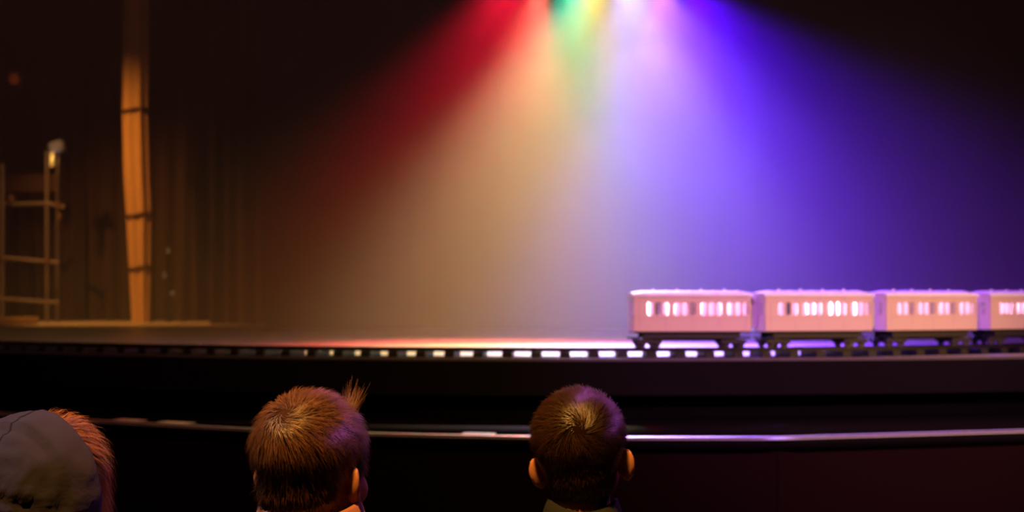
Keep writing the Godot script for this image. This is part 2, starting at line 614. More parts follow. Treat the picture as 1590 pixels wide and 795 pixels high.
func make_carriage() -> Node3D:
	var t := thing("train_carriage", "", "toy train")
	var cream := mat("cream_paint", Color(0.72, 0.56, 0.44), 0.45)
	var white := mat("white_paint", Color(0.85, 0.82, 0.82), 0.5)
	var black := mat("black_underframe", Color(0.02, 0.014, 0.014), 0.6)
	var steel := mat("wheel_steel", Color(0.22, 0.2, 0.2), 0.35, 0.9)
	var glass := mat("window_glass", Color(0.8, 0.8, 0.85), 0.05)
	glass.albedo_color.a = 0.08
	glass.transparency = BaseMaterial3D.TRANSPARENCY_ALPHA
	var xs := window_xs()
	var ww := 0.0205
	for s in [-1, 1]:
		var st := begin()
		var z: float = s * (CW / 2 - 0.002)
		box(st, Vector3(0, (BODY0 + WIN_Y0) / 2, z), Vector3(CL, WIN_Y0 - BODY0, 0.004), 0.0008)
		box(st, Vector3(0, (BODY1 + WIN_Y1) / 2, z), Vector3(CL, BODY1 - WIN_Y1, 0.004), 0.0008)
		var from := -CL / 2
		for x in xs + [CL / 2 + ww / 2]:
			var to: float = x - ww / 2
			box(st, Vector3((from + to) / 2, (WIN_Y0 + WIN_Y1) / 2, z), Vector3(to - from, WIN_Y1 - WIN_Y0, 0.004))
			from = to + ww
		# rounded heads and feet of the openings
		for x in xs:
			for sx in [-1, 1]:
				for sy in [-1, 1]:
					var cx: float = x + sx * ww / 2
					var cy: float = (WIN_Y0 + WIN_Y1) / 2 + sy * (WIN_Y1 - WIN_Y0) / 2
					var p := Vector3(cx, cy, z)
					var q := Vector3(cx - sx * 0.006, cy, z)
					var r := Vector3(cx, cy - sy * 0.006, z)
					var e := Vector3(0, 0, 0.002)
					tri(st, p + e, q + e, r + e, p - e)
					tri(st, p - e, q - e, r - e, p + e)
					quad(st, q + e, r + e, r - e, q - e, p)
		# beading: waist rail, foot rail, door lines
		var zo: float = s * (CW / 2 + 0.0006)
		box(st, Vector3(0, WIN_Y0 - 0.008, zo), Vector3(CL - 0.004, 0.0025, 0.0016))
		box(st, Vector3(0, BODY0 + 0.004, zo), Vector3(CL - 0.004, 0.004, 0.0016))
		box(st, Vector3(0, WIN_Y1 + 0.008, zo), Vector3(CL - 0.004, 0.002, 0.0016))
		for g in 5:
			box(st, Vector3(-CL / 2 + 0.021 + 0.0945 * g, (BODY0 + BODY1) / 2, zo), Vector3(0.0022, BODY1 - BODY0 - 0.004, 0.0014))
		commit(st, "side_panel", cream, t)
		var pane_st := begin()
		box(pane_st, Vector3.ZERO, Vector3(ww + 0.001, WIN_Y1 - WIN_Y0 + 0.001, 0.0008))
		pane_st.generate_normals()
		var pane := pane_st.commit()
		for x in xs:
			var o := put(pane, "window_pane", glass, t)
			o.position = Vector3(x, (WIN_Y0 + WIN_Y1) / 2, s * (CW / 2 - 0.0035))
	for s in [-1, 1]:
		var st := begin()
		var x: float = s * (CL / 2 - 0.002)
		box(st, Vector3(x, (BODY0 + WIN_Y0) / 2, 0), Vector3(0.004, WIN_Y0 - BODY0, CW - 0.008))
		box(st, Vector3(x, (BODY1 + WIN_Y1) / 2, 0), Vector3(0.004, BODY1 - WIN_Y1, CW - 0.008))
		for z in [-0.05, 0.0, 0.05]:
			var w := 0.022 if z != 0.0 else 0.038
			box(st, Vector3(x, (WIN_Y0 + WIN_Y1) / 2, z), Vector3(0.004, WIN_Y1 - WIN_Y0, w))
		box(st, Vector3(x + s * 0.002, (BODY0 + BODY1) / 2, 0.021), Vector3(0.0025, BODY1 - BODY0, 0.0025))
		box(st, Vector3(x + s * 0.002, (BODY0 + BODY1) / 2, -0.021), Vector3(0.0025, BODY1 - BODY0, 0.0025))
		commit(st, "end_wall", white, t)
		var wst := begin()
		box(wst, Vector3.ZERO, Vector3(0.0008, WIN_Y1 - WIN_Y0, 0.021))
		for z in [-0.029, 0.029]:
			var w2 := begin()
			box(w2, Vector3(x - s * 0.001, (WIN_Y0 + WIN_Y1) / 2, z), Vector3(0.0008, WIN_Y1 - WIN_Y0, 0.021))
			commit(w2, "window_pane", glass, t)
		# gangway bellows reach from the right end to the next carriage
		if s > 0:
			var gst := begin()
			for k in 8:
				var big := 0.0 if k % 2 else 0.004
				box(gst, Vector3(CL / 2 + 0.0022 + 0.0042 * k, (BODY0 + BODY1) / 2 + 0.004, 0), Vector3(0.0046, 0.108 + big, 0.040 + big), 0.0012)
			var gm := mat("gangway_white", Color(0.8, 0.74, 0.8), 0.8)
			gm.backlight_enabled = true
			gm.backlight = Color(0.8, 0.75, 0.8)
			commit(gst, "gangway", gm, t)
		# coupling hook
		var cst := begin()
		tube(cst, [Vector3(s * (CL / 2 - 0.03), 0.035, 0), Vector3(s * (CL / 2 + 0.014), 0.035, 0)], [0.003, 0.003], 8)
		commit(cst, "coupling", black, t)
	# roof: a shallow arch with rounded ends
	var rst := begin()
	rst.set_smooth_group(0)
	var rows := []
	var nx := 14
	var nz := 14
	for i in nx + 1:
		var u := float(i) / nx
		var ux := u * 2.0 - 1.0
		var x := ux * (CL / 2 + 0.006)
		var droop := 0.007 * pow(absf(ux), 14.0)
		var row := []
		for j in nz + 1:
			var a := PI * j / nz
			row.append(Vector3(x, BODY1 - 0.001 + 0.0205 * pow(sin(a), 0.6) - droop * sin(a), -cos(a) * (CW / 2 + 0.006)))
		rows.append(row)
	for i in nx:
		var mid := Vector3((rows[i][0].x + rows[i + 1][0].x) / 2, BODY1 - 0.01, 0)
		for j in nz:
			quad(rst, rows[i][j], rows[i][j + 1], rows[i + 1][j + 1], rows[i + 1][j], mid)
		rst.set_smooth_group(-1)
		quad(rst, rows[i][0], rows[i][nz], rows[i + 1][nz], rows[i + 1][0], Vector3(mid.x, BODY1 + 0.01, 0))
		rst.set_smooth_group(0)
	rst.set_smooth_group(-1)
	for e in [0, nx]:
		var c := Vector3(rows[e][0].x, BODY1 - 0.001, 0)
		for j in nz:
			tri(rst, c, rows[e][j], rows[e][j + 1], Vector3(0, BODY1, 0))
	commit(rst, "roof", white, t)
	for k in 5:
		var sst := begin()
		var pts := []
		var rad := []
		for j in 11:
			var a := PI * j / 10.0
			pts.append(Vector3(-CL / 2 + 0.04 + 0.085 * k, BODY1 + 0.0205 * pow(sin(a), 0.6), -cos(a) * (CW / 2 + 0.006)))
			rad.append(0.0014)
		tube(sst, pts, rad, 6)
		commit(sst, "roof_strap", white, t)
		sst = begin()
		lathe(sst, [[0.0, 0.008], [0.006, 0.006], [0.004, 0.0], [0.004, -0.004]], 10, Transform3D(Basis(), Vector3(-CL / 2 + 0.08 + 0.085 * mini(k, 3), BODY1 + 0.019, 0)))
		if k < 4:
			commit(sst, "roof_vent", white, t)
	var st := begin()
	box(st, Vector3(0, BODY0 - 0.002, 0), Vector3(CL - 0.002, 0.006, CW - 0.004), 0.001)
	commit(st, "floor_pan", black, t)
	st = begin()
	for z in [-0.052, 0.052]:
		box(st, Vector3(0, 0.045, z), Vector3(CL - 0.07, 0.024, 0.006), 0.001)
	box(st, Vector3(0, 0.04, 0), Vector3(CL - 0.16, 0.03, 0.08), 0.004)
	commit(st, "underframe", black, t)
	for s in [-1, 1]:
		var bg := begin()
		var bx: float = s * 0.15
		for z in [-0.049, 0.049]:
			box(bg, Vector3(bx, 0.022, z), Vector3(0.09, 0.014, 0.005), 0.001)
			for w in [-1, 1]:
				box(bg, Vector3(bx + w * 0.026, 0.017, z), Vector3(0.012, 0.014, 0.008), 0.001)
		box(bg, Vector3(bx, 0.032, 0), Vector3(0.02, 0.02, 0.1), 0.002)
		var bogie := commit(bg, "bogie", black, t)
		for w in [-1, 1]:
			for z in [-1, 1]:
				var wh := begin()
				lathe(wh, [[0.0, 0.004], [0.008, 0.004], [0.012, 0.002], [0.0145, 0.002], [0.0145, -0.0034], [0.0163, -0.0034], [0.0163, -0.0048], [0.0, -0.0048]], 18,
					Transform3D(Basis(Vector3(1, 0, 0), Vector3(0, 0, z), Vector3(0, -z, 0)), Vector3(bx + w * 0.026, 0.0145, z * 0.042)))
				commit(wh, "wheel", steel, bogie)
			var ax := begin()
			tube(ax, [Vector3(bx + w * 0.026, 0.0145, -0.048), Vector3(bx + w * 0.026, 0.0145, 0.048)], [0.0025, 0.0025], 8)
			commit(ax, "axle", black, bogie)
	# compartments
	st = begin()
	for g in 5:
		box(st, Vector3(-CL / 2 + 0.021 + 0.0945 * g, (BODY0 + BODY1) / 2, 0), Vector3(0.003, BODY1 - BODY0 - 0.004, CW - 0.01))
	commit(st, "partition", white, t)
	st = begin()
	for g in 4:
		for s in [-1, 1]:
			var x: float = -CL / 2 + 0.068 + 0.0945 * g + s * 0.034
			box(st, Vector3(x, 0.072, 0), Vector3(0.022, 0.022, CW - 0.02), 0.003)
	commit(st, "seat", mat("seat_cloth", Color(0.4, 0.3, 0.4), 0.9), t)
	# the lit strip under the roof
	st = begin()
	box(st, Vector3(0, BODY1 + 0.006, 0), Vector3(CL - 0.05, 0.003, 0.012))
	var glow := StandardMaterial3D.new()
	glow.resource_name = "lamp_strip"
	glow.emission_enabled = true
	glow.emission = Color(0.9, 0.5, 1.0)
	glow.emission_energy_multiplier = 6.0
	commit(st, "lamp_strip", glow, t)
	for g in 4:
		var l := OmniLight3D.new()
		l.name = "lamp_light"
		t.add_child(l, true)
		l.position = Vector3(-CL / 2 + 0.068 + 0.0945 * g, BODY1 - 0.004, 0)
		l.light_color = Color(1.0, 0.84, 1.0)
		l.light_energy = 0.21
		l.light_size = 0.01
		l.omni_range = 12.0
		l.omni_attenuation = 2.0
		l.shadow_enabled = true
	return t

# white blinds behind the panes: how much of each window they cover, by carriage
func add_blinds(t: Node3D, k: int) -> void:
	var m := mat("white_blind", Color(0.85, 0.8, 0.85), 0.9)
	m.backlight_enabled = true
	m.backlight = Color(0.9, 0.85, 0.9)
	var rows := [
		[0.6, 0.45, 0.65, 0.8, 1.0, 0.3, 0.75, 1.0, 0.55, 0.6, 1.0, 1.0],
		[1.0, 0.35, 0.8, 0.8, 0.85, 0.7, 0.65, 0.7, 0.75, 0.7, 1.0, 1.0],
		[0.75, 1.0, 0.0, 0.95, 1.0, 0.25, 0.7, 1.0, 0.2, 1.0, 1.0, 1.0],
		[1.0, 0.9, 1.0, 0.8, 1.0, 0.7, 1.0, 1.0, 0.6, 1.0, 1.0, 0.8],
	]
	var xs := window_xs()
	for i in xs.size():
		var cover: float = rows[k][i]
		var st := begin()
		if cover < 0.5:
			box(st, Vector3(xs[i], (WIN_Y0 + WIN_Y1) / 2, CW / 2 - 0.0074), Vector3(0.030, WIN_Y1 - WIN_Y0 + 0.006, 0.0012))
			commit(st, "seat_back", mat("dark_seat_back", Color(0.04, 0.02, 0.05), 0.9), t)
			st = begin()
		if cover < 0.3:
			continue
		var w := 0.0235 * cover
		var left: bool = i % 3 == 2 or k == 1
		var x: float = xs[i] + ((w - 0.0235) / 2 if left else (0.0235 - w) / 2)
		box(st, Vector3(x, (WIN_Y0 + WIN_Y1) / 2, CW / 2 - 0.006), Vector3(w, WIN_Y1 - WIN_Y0 + 0.002, 0.0008))
		commit(st, "window_blind", m, t)

# ------------------------------------------------------------------ left wing

func setup_wing() -> void:
	# the pale drape gathered into a column
	var d := 12.2
	var base := at(219, 500, d)
	base.y = STAGE
	var t := thing("tied_drape", "tall pale drape gathered into a column and tied with dark cords", "drape", base)
	var left := [[20, 195], [50, 194], [180, 193], [270, 195], [330, 199], [415, 203], [495, 207]]
	var right := [[20, 230], [50, 230], [180, 229], [270, 232], [330, 235], [415, 234], [495, 232]]
	var st := begin()
	st.set_smooth_group(0)
	var n := 40
	var rings := []
	var mids := []
	var levels := 40
	for j in levels + 1:
		var py := lerpf(-60, 502, float(j) / levels)
		var lx := sample(left, py)
		var rx := sample(right, py)
		var a := at(lx, py, d)
		var b := at(rx, py, d)
		var c := (a + b) / 2.0 - base
		c.z = 0
		if j == levels:
			c.y = 0.003
		var r := (b.x - a.x) / 2.0
		var ring := []
		for k in n:
			var th := TAU * k / n
			var fold := 1.0 + 0.13 * sin(th * 7.0 + 0.3 * sin(py * 0.01)) + 0.05 * sin(th * 13.0 + 1.0)
			ring.append(c + Vector3(cos(th) * r * fold, 0, sin(th) * r * 0.8 * fold))
		rings.append(ring)
		mids.append(c)
	for j in levels:
		var mid: Vector3 = (mids[j] + mids[j + 1]) / 2.0
		for k in n:
			var m := (k + 1) % n
			quad(st, rings[j][k], rings[j][m], rings[j + 1][m], rings[j + 1][k], mid)
	st.set_smooth_group(-1)
	for k in n:
		tri(st, mids[0], rings[0][k], rings[0][(k + 1) % n], mids[1])
		tri(st, mids[levels], rings[levels][k], rings[levels][(k + 1) % n], mids[levels - 1])
	commit(st, "cloth", mat("pale_cloth", Color(0.6, 0.40, 0.2), 0.9), t)
	for py in [172, 335, 417]:
		st = begin()
		var lx := sample(left, py)
		var rx := sample(right, py)
		var c := at((lx + rx) / 2, py, d) - base
		c.z = 0
		var r: float = (rx - lx) / 2.0 / F * d * 1.06
		var pts := []
		var rad := []
		for k in 25:
			var th := TAU * k / 24.0
			pts.append(c + Vector3(cos(th) * r, 0.012 * sin(th * 2.0), sin(th) * r * 0.82))
			rad.append(0.016)
		tube(st, pts, rad, 8)
		commit(st, "cord", mat("dark_cord", Color(0.05, 0.03, 0.02), 0.9), t)
	# pipe frame at the far left
	var fd := 12.35
	var org := at(50, 500, fd)
	org.y = STAGE
	var f := thing("metal_frame", "grey metal pipe frame with two rails at the far left of the stage", "scaffold", org)
	var steel := mat("grey_pipe", Color(0.20, 0.19, 0.22), 0.6, 0.3)
	for u in [[4, 255, 0.0], [73, 235, 0.0], [90, 222, 0.25]]:
		st = begin()
		var top := at(u[0], u[1], fd + u[2]) - org
		tube(st, [Vector3(top.x, 0.0, top.z), top], [0.016, 0.016], 10)
		commit(st, "upright", steel, f)
	for r in [[0, 400, 92, 408, 0.0], [70, 315, 100, 322, 0.0], [-30, 462, 92, 470, 0.0], [-30, 318, 73, 316, 0.2]]:
		st = begin()
		tube(st, [at(r[0], r[1], fd + r[4]) - org, at(r[2], r[3], fd + r[4]) - org], [0.018, 0.018], 10)
		commit(st, "cross_rail", steel, f)
	for c in [[18, 308], [92, 336], [73, 405], [5, 402], [90, 318]]:
		st = begin()
		var p := at(c[0], c[1], fd - 0.02) - org
		box(st, p, Vector3(0.05, 0.05, 0.05), 0.012)
		commit(st, "coupler", mat("brass_coupler", Color(0.5, 0.34, 0.16), 0.3, 0.8), f)
	st = begin()
	box(st, at(25, 284, fd + 0.45) - org, Vector3(0.75, 0.16, 0.03), 0.006)
	commit(st, "back_board", mat("brown_board", Color(0.10, 0.06, 0.03), 0.7), f)
	# work lamp on the frame
	var wp := at(89, 232, fd - 0.05)
	var w := thing("work_lamp", "small blue grey work lamp with a pale tube on top of the metal frame", "lamp", wp)
	st = begin()
	box(st, Vector3(0, 0.02, 0), Vector3(0.13, 0.10, 0.1), 0.02, Basis(Vector3(0, 0, 1), 0.35))
	commit(st, "lamp_head", mat("blue_grey_metal", Color(0.22, 0.30, 0.75), 0.4, 0.2), w)
	st = begin()
	tube(st, [Vector3(-0.03, -0.02, 0.03), Vector3(-0.035, -0.15, 0.03)], [0.016, 0.02], 10)
	var tubem := StandardMaterial3D.new()
	tubem.resource_name = "lamp_tube"
	tubem.albedo_color = Color(0.9, 0.85, 0.6)
	tubem.emission_enabled = true
	tubem.emission = Color(1.0, 0.85, 0.5)
	tubem.emission_energy_multiplier = 0.16
	commit(st, "lamp_tube", tubem, w)
	var wl := OmniLight3D.new()
	wl.name = "lamp_light"
	w.add_child(wl, true)
	wl.position = Vector3(-0.033, -0.08, 0.07)
	wl.light_color = Color(1.0, 0.85, 0.55)
	wl.light_energy = 0.004
	wl.light_size = 0.02
	wl.shadow_enabled = true
	st = begin()
	tube(st, [Vector3(0, -0.02, -0.02), Vector3(0.005, -0.14, -0.0)], [0.01, 0.01], 8)
	commit(st, "clamp", steel, w)
	# thin stand with small metal clips beside the drape
	var sp := at(262, 500, 12.0)
	sp.y = STAGE
	var sd := thing("cable_stand", "thin dark stand with small bluish metal clips right of the tied drape", "stand", sp)
	st = begin()
	tube(st, [Vector3(0, 0.01, 0), Vector3(0, 0.72, 0)], [0.012, 0.010], 8)
	for k in 3:
		var a := TAU * k / 3.0 + 0.4
		tube(st, [Vector3(0, 0.12, 0), Vector3(cos(a) * 0.16, 0.008, sin(a) * 0.16)], [0.008, 0.008], 6)
	commit(st, "stand_pole", mat("black_metal", Color(0.02, 0.02, 0.02), 0.5, 0.6), sd)
	for c in [[262, 390], [256, 428], [269, 456]]:
		st = begin()
		var cp := at(c[0], c[1], 11.98) - sp
		box(st, cp, Vector3(0.034, 0.04, 0.03), 0.008)
		box(st, Vector3(cp.x / 2.0, cp.y, 0.0), Vector3(absf(cp.x) + 0.01, 0.008, 0.02))
		commit(st, "clip", mat("bluish_metal", Color(0.25, 0.32, 0.7), 0.5, 0.2), sd)
	# dim red bulb hanging higher up
	var bp := at(22, 122, 12.6)
	var bl := thing("hanging_bulb", "dim reddish bulb hanging on a cord at the top left", "bulb", bp)
	st = begin()
	lathe(st, [[0.0, 0.05], [0.02, 0.045], [0.035, 0.02], [0.045, -0.01], [0.035, -0.04], [0.0, -0.05]], 14, Transform3D())
	var bm := StandardMaterial3D.new()
	bm.resource_name = "bulb_glass"
	bm.albedo_color = Color(0.5, 0.3, 0.2)
	bm.emission_enabled = true
	bm.emission = Color(0.8, 0.3, 0.12)
	bm.emission_energy_multiplier = 0.14
	commit(st, "bulb_glass", bm, bl)
	st = begin()
	tube(st, [Vector3(0, 0.045, 0), Vector3(0, 4.6 - bp.y, 0)], [0.006, 0.006], 6)
	commit(st, "cord", mat("dark_cord", Color(0.05, 0.03, 0.02), 0.9), bl)
	var bo := OmniLight3D.new()
	bo.name = "bulb_light"
	bl.add_child(bo, true)
	bo.light_color = Color(1.0, 0.4, 0.15)
	bo.light_energy = 0.003
	bo.light_size = 0.03
	bo.shadow_enabled = true
	# pale plank on the floor
	st = begin()
	var p0 := at(-40, 508, 10.4)
	var p1 := at(49, 494, 11.6)
	p0.y = STAGE + 0.03
	p1.y = STAGE + 0.03
	var dirp := (p1 - p0).normalized()
	box(st, Vector3.ZERO, Vector3((p1 - p0).length(), 0.055, 0.12), 0.005, Basis(dirp, Vector3.UP, dirp.cross(Vector3.UP)))
	var pl := commit(st, "wooden_plank", mat("pale_wood", Color(0.62, 0.45, 0.2), 0.7))
	pl.position = (p0 + p1) / 2.0
	tag(pl, "pale wooden plank lying on the stage floor at the far left", "plank")

func sample(tab: Array, y: float) -> float:
	if y <= tab[0][0]:
		return tab[0][1]
	for i in tab.size() - 1:
		if y <= tab[i + 1][0]:
			return lerpf(tab[i][1], tab[i + 1][1], (y - tab[i][0]) / (tab[i + 1][0] - tab[i][0]))
	return tab[-1][1]

# tape marks on the lower platform
func setup_marks() -> void:
	var m := mat("grey_tape", Color(0.62, 0.65, 0.58), 0.6)
	for q in [[177, 0.035, 0.10, "short grey tape mark on the lower platform beside the hooded child"], [252, 0.04, 0.115, "longer grey tape mark on the lower platform between hooded child and brown haired boy"],
			[738, 0.03, 0.10, "grey green tape mark on the lower platform between the two short haired boys"]]:
		var x: float = (q[0] - 795.0) / F * 4.4
		x = (q[0] - 795.0) / F * (step_d(x) + q[1])
		var st := begin()
		sweep(st, step_d, x - q[2] / 2, x + q[2] / 2, 6, [[q[1], STEP], [q[1], STEP + 0.0025], [q[1] + 0.05, STEP + 0.0025], [q[1] + 0.05, STEP]])
		tag(commit(st, "tape_mark", m), q[3], "tape", "tape marks on the platform")

# ------------------------------------------------------------------ children

# a primitive of a distance field: capsule [0, a, b, ra, rb] or ellipsoid [1, centre, radii, inverse turn]
func cap(a: Vector3, b: Vector3, ra: float, rb: float) -> Array:
	return [0, a, b, ra, rb]

func ell(c: Vector3, r: Vector3, turn := Basis()) -> Array:
	return [1, c, r, turn.inverse()]

func dist(p: Vector3, q: Array) -> float:
	if q[0] == 0:
		var ba: Vector3 = q[2] - q[1]
		var pa: Vector3 = p - q[1]
		var h := clampf(pa.dot(ba) / maxf(ba.length_squared(), 1e-9), 0.0, 1.0)
		return (pa - ba * h).length() - lerpf(q[3], q[4], h)
	var e: Vector3 = q[3] * (p - q[1])
	var k0: float = (e / q[2]).length()
	var k1: float = (e / (q[2] * q[2])).length()
	return k0 * (k0 - 1.0) / maxf(k1, 1e-6)

func smin(a: float, b: float, k: float) -> float:
	var h := maxf(k - absf(a - b), 0.0) / k
	return minf(a, b) - h * h * k * 0.25

func field(p: Vector3, prims: Array, k: float) -> float:
	var f := 1.0
	for q in prims:
		f = smin(f, dist(p, q), k)
	return f

func bounds(q: Array) -> AABB:
	if q[0] == 0:
		var r := maxf(q[3], q[4])
		return AABB(q[1], Vector3.ZERO).expand(q[2]).grow(r)
	var m: float = maxf(q[2].x, maxf(q[2].y, q[2].z))
	return AABB(q[1], Vector3.ZERO).grow(m)

# surface nets of the smooth union of prims, less the subs: [points, normals, indices]
func net(prims: Array, subs: Array, cell: float, k: float) -> Array:
	var bb := bounds(prims[0])
	for q in prims:
		bb = bb.merge(bounds(q))
	bb = bb.grow(k * 0.3 + cell * 2.0)
	var nx := int(bb.size.x / cell) + 2
	var ny := int(bb.size.y / cell) + 2
	var nz := int(bb.size.z / cell) + 2
	var o := bb.position
	var f := PackedFloat32Array()
	f.resize(nx * ny * nz)
	f.fill(1.0)
	for pass_ in 2:
		for q in (prims if pass_ == 0 else subs):
			var b := bounds(q).grow(k + cell * 2.0)
			var lo := ((b.position - o) / cell).floor()
			var hi := ((b.end - o) / cell).ceil()
			for z in range(maxi(0, int(lo.z)), mini(nz, int(hi.z) + 1)):
				for y in range(maxi(0, int(lo.y)), mini(ny, int(hi.y) + 1)):
					var at0 := (z * ny + y) * nx
					for x in range(maxi(0, int(lo.x)), mini(nx, int(hi.x) + 1)):
						var d := dist(o + Vector3(x, y, z) * cell, q)
						var g := f[at0 + x]
						if pass_ == 0:
							if d < g + k:
								f[at0 + x] = smin(g, d, k)
						elif -d > g - 0.006:
							f[at0 + x] = -smin(-g, d, 0.006)
	var index := PackedInt32Array()
	index.resize(nx * ny * nz)
	index.fill(-1)
	var v := PackedVector3Array()
	var off := [0, 1, nx, nx + 1, nx * ny, nx * ny + 1, nx * ny + nx, nx * ny + nx + 1]
	var corner := [Vector3(0, 0, 0), Vector3(1, 0, 0), Vector3(0, 1, 0), Vector3(1, 1, 0), Vector3(0, 0, 1), Vector3(1, 0, 1), Vector3(0, 1, 1), Vector3(1, 1, 1)]
	var edges := [[0, 1], [2, 3], [4, 5], [6, 7], [0, 2], [1, 3], [4, 6], [5, 7], [0, 4], [1, 5], [2, 6], [3, 7]]
	for z in nz - 1:
		for y in ny - 1:
			for x in nx - 1:
				var i := (z * ny + y) * nx + x
				var inside := 0
				for c in 8:
					if f[i + off[c]] < 0.0:
						inside += 1
				if inside == 0 or inside == 8:
					continue
				var sum := Vector3.ZERO
				var n := 0
				for e in edges:
					var a := f[i + off[e[0]]]
					var b := f[i + off[e[1]]]
					if (a < 0.0) != (b < 0.0):
						sum += corner[e[0]].lerp(corner[e[1]], a / (a - b))
						n += 1
				index[i] = v.size()
				v.append(o + (Vector3(x, y, z) + sum / n) * cell)
	var ids := PackedInt32Array()
	var steps := [[1, nx, nx * ny], [nx, nx * ny, 1], [nx * ny, 1, nx]]
	for z in range(1, nz - 1):
		for y in range(1, ny - 1):
			for x in range(1, nx - 1):
				var i := (z * ny + y) * nx + x
				var a := f[i]
				for s in steps:
					var b := f[i + s[0]]
					if (a < 0.0) == (b < 0.0):
						continue
					var p0 := index[i - s[1] - s[2]]
					var p1 := index[i - s[2]]
					var p2 := index[i]
					var p3 := index[i - s[1]]
					if p0 < 0 or p1 < 0 or p2 < 0 or p3 < 0:
						continue
					if a < 0.0:
						ids.append_array([p0, p2, p1, p0, p3, p2])
					else:
						ids.append_array([p0, p1, p2, p0, p2, p3])
	return [v, normals_of(v, ids), ids]

func normals_of(v: PackedVector3Array, ids: PackedInt32Array) -> PackedVector3Array:
	var n := PackedVector3Array()
	n.resize(v.size())
	for t in range(0, ids.size(), 3):
		var a := v[ids[t]]
		var w := (v[ids[t + 2]] - a).cross(v[ids[t + 1]] - a)   # front faces run clockwise
		for c in 3:
			n[ids[t + c]] += w
	for i in n.size():
		n[i] = n[i].normalized()
	return n

func moved(g: Array, x: Transform3D) -> Array:
	var v := PackedVector3Array()
	var n := PackedVector3Array()
	for p in g[0]:
		v.append(x * p)
	for p in g[1]:
		n.append((x.basis * p).normalized())
	return [v, n, g[2]]

func joined(parts: Array) -> Array:
	var v := PackedVector3Array()
	var n := PackedVector3Array()
	var ids := PackedInt32Array()
	for g in parts:
		var at0 := v.size()
		v.append_array(g[0])
		n.append_array(g[1])
		for i in g[2]:
			ids.append(i + at0)
	return [v, n, ids]

func mesh_of(g: Array, colors := PackedColorArray()) -> ArrayMesh:
	var a := []
	a.resize(Mesh.ARRAY_MAX)
	a[Mesh.ARRAY_VERTEX] = g[0]
	a[Mesh.ARRAY_NORMAL] = g[1]
	a[Mesh.ARRAY_INDEX] = g[2]
	if colors.size():
		a[Mesh.ARRAY_COLOR] = colors
	var m := ArrayMesh.new()
	m.add_surface_from_arrays(Mesh.PRIMITIVE_TRIANGLES, a)
	return m

# the child's head about its own middle, facing -z
func skull() -> Array:
	return [
		ell(Vector3(0, 0.026, 0.012), Vector3(0.0715, 0.078, 0.088)),
		ell(Vector3(0, -0.024, -0.024), Vector3(0.060, 0.074, 0.062)),
		ell(Vector3(0, -0.030, 0.040), Vector3(0.056, 0.052, 0.050)),
		cap(Vector3(0, -0.07, 0.026), Vector3(0, -0.145, 0.026), 0.042, 0.046),
	]

func head_net() -> Array:
	var p := skull()
	p.append_array([
		cap(Vector3(-0.008, -0.087, -0.066), Vector3(0.008, -0.087, -0.066), 0.017, 0.017),
		cap(Vector3(0, -0.004, -0.084), Vector3(0, -0.030, -0.096), 0.006, 0.010),
		ell(Vector3(0.032, -0.040, -0.056), Vector3(0.024, 0.024, 0.026)),
		ell(Vector3(-0.032, -0.040, -0.056), Vector3(0.024, 0.024, 0.026)),
		cap(Vector3(-0.028, 0.020, -0.074), Vector3(0.028, 0.020, -0.074), 0.008, 0.008),
		ell(Vector3(0, -0.055, -0.082), Vector3(0.019, 0.005, 0.008)),
		ell(Vector3(0, -0.064, -0.080), Vector3(0.016, 0.006, 0.008)),
	])
	var subs := [
		ell(Vector3(0.028, 0.0, -0.088), Vector3(0.013, 0.0065, 0.012)),
		ell(Vector3(-0.028, 0.0, -0.088), Vector3(0.013, 0.0065, 0.012)),
	]
	for s in [-1.0, 1.0]:
		# auricle: a tilted disc with a rim, hollow towards the front
		var turn := Basis(Vector3.UP, s * 0.75) * Basis(Vector3.RIGHT, 0.15)
		p.append(ell(Vector3(0.0775 * s, -0.022, 0.012), Vector3(0.0075, 0.026, 0.017), turn))
		p.append(cap(Vector3(0.071 * s, -0.038, 0.005), Vector3(0.073 * s, -0.044, 0.003), 0.008, 0.006))
		subs.append(ell(Vector3(0.087 * s, -0.018, 0.008), Vector3(0.0065, 0.017, 0.010), turn))
	return net(p, subs, 0.0035, 0.012)

func hand_net(s: float) -> Array:
	var p := [ell(Vector3(0, 0, 0), Vector3(0.027, 0.010, 0.032)), cap(Vector3(0, 0.004, 0.05), Vector3(0, 0.002, 0.02), 0.019, 0.018)]
	for k in 4:
		var x := (k - 1.5) * 0.0135
		var l: float = [0.036, 0.041, 0.038, 0.029][k]
		var a := Vector3(x, 0.0, -0.026)
		var b := a + Vector3(x * 0.12, -0.004, -l * 0.5)
		var c := b + Vector3(x * 0.05, -0.012, -l * 0.38)
		p.append(cap(a, b, 0.0066, 0.006))
		p.append(cap(b, c, 0.006, 0.005))
	p.append(cap(Vector3(-0.022 * s, 0, 0.006), Vector3(-0.036 * s, -0.006, -0.016), 0.009, 0.007))
	p.append(cap(Vector3(-0.036 * s, -0.006, -0.016), Vector3(-0.034 * s, -0.012, -0.034), 0.007, 0.006))
	return net(p, [], 0.0035, 0.004)

# seated body about the point on the floor below the hips, head centre at HEAD_Y
const HEAD_Y := 0.785
const SEAT := 0.206

func torso() -> Array:
	return [
		ell(Vector3(0, 0.295, 0.015), Vector3(0.105, 0.075, 0.09)),
		ell(Vector3(0, 0.39, 0.02), Vector3(0.092, 0.1, 0.074)),
		ell(Vector3(0, 0.50, 0.015), Vector3(0.105, 0.11, 0.078)),
		cap(Vector3(-0.09, 0.598, 0.02), Vector3(0.09, 0.598, 0.02), 0.036, 0.036),
		cap(Vector3(-0.035, 0.638, 0.025), Vector3(0.035, 0.638, 0.025), 0.032, 0.032),
	]

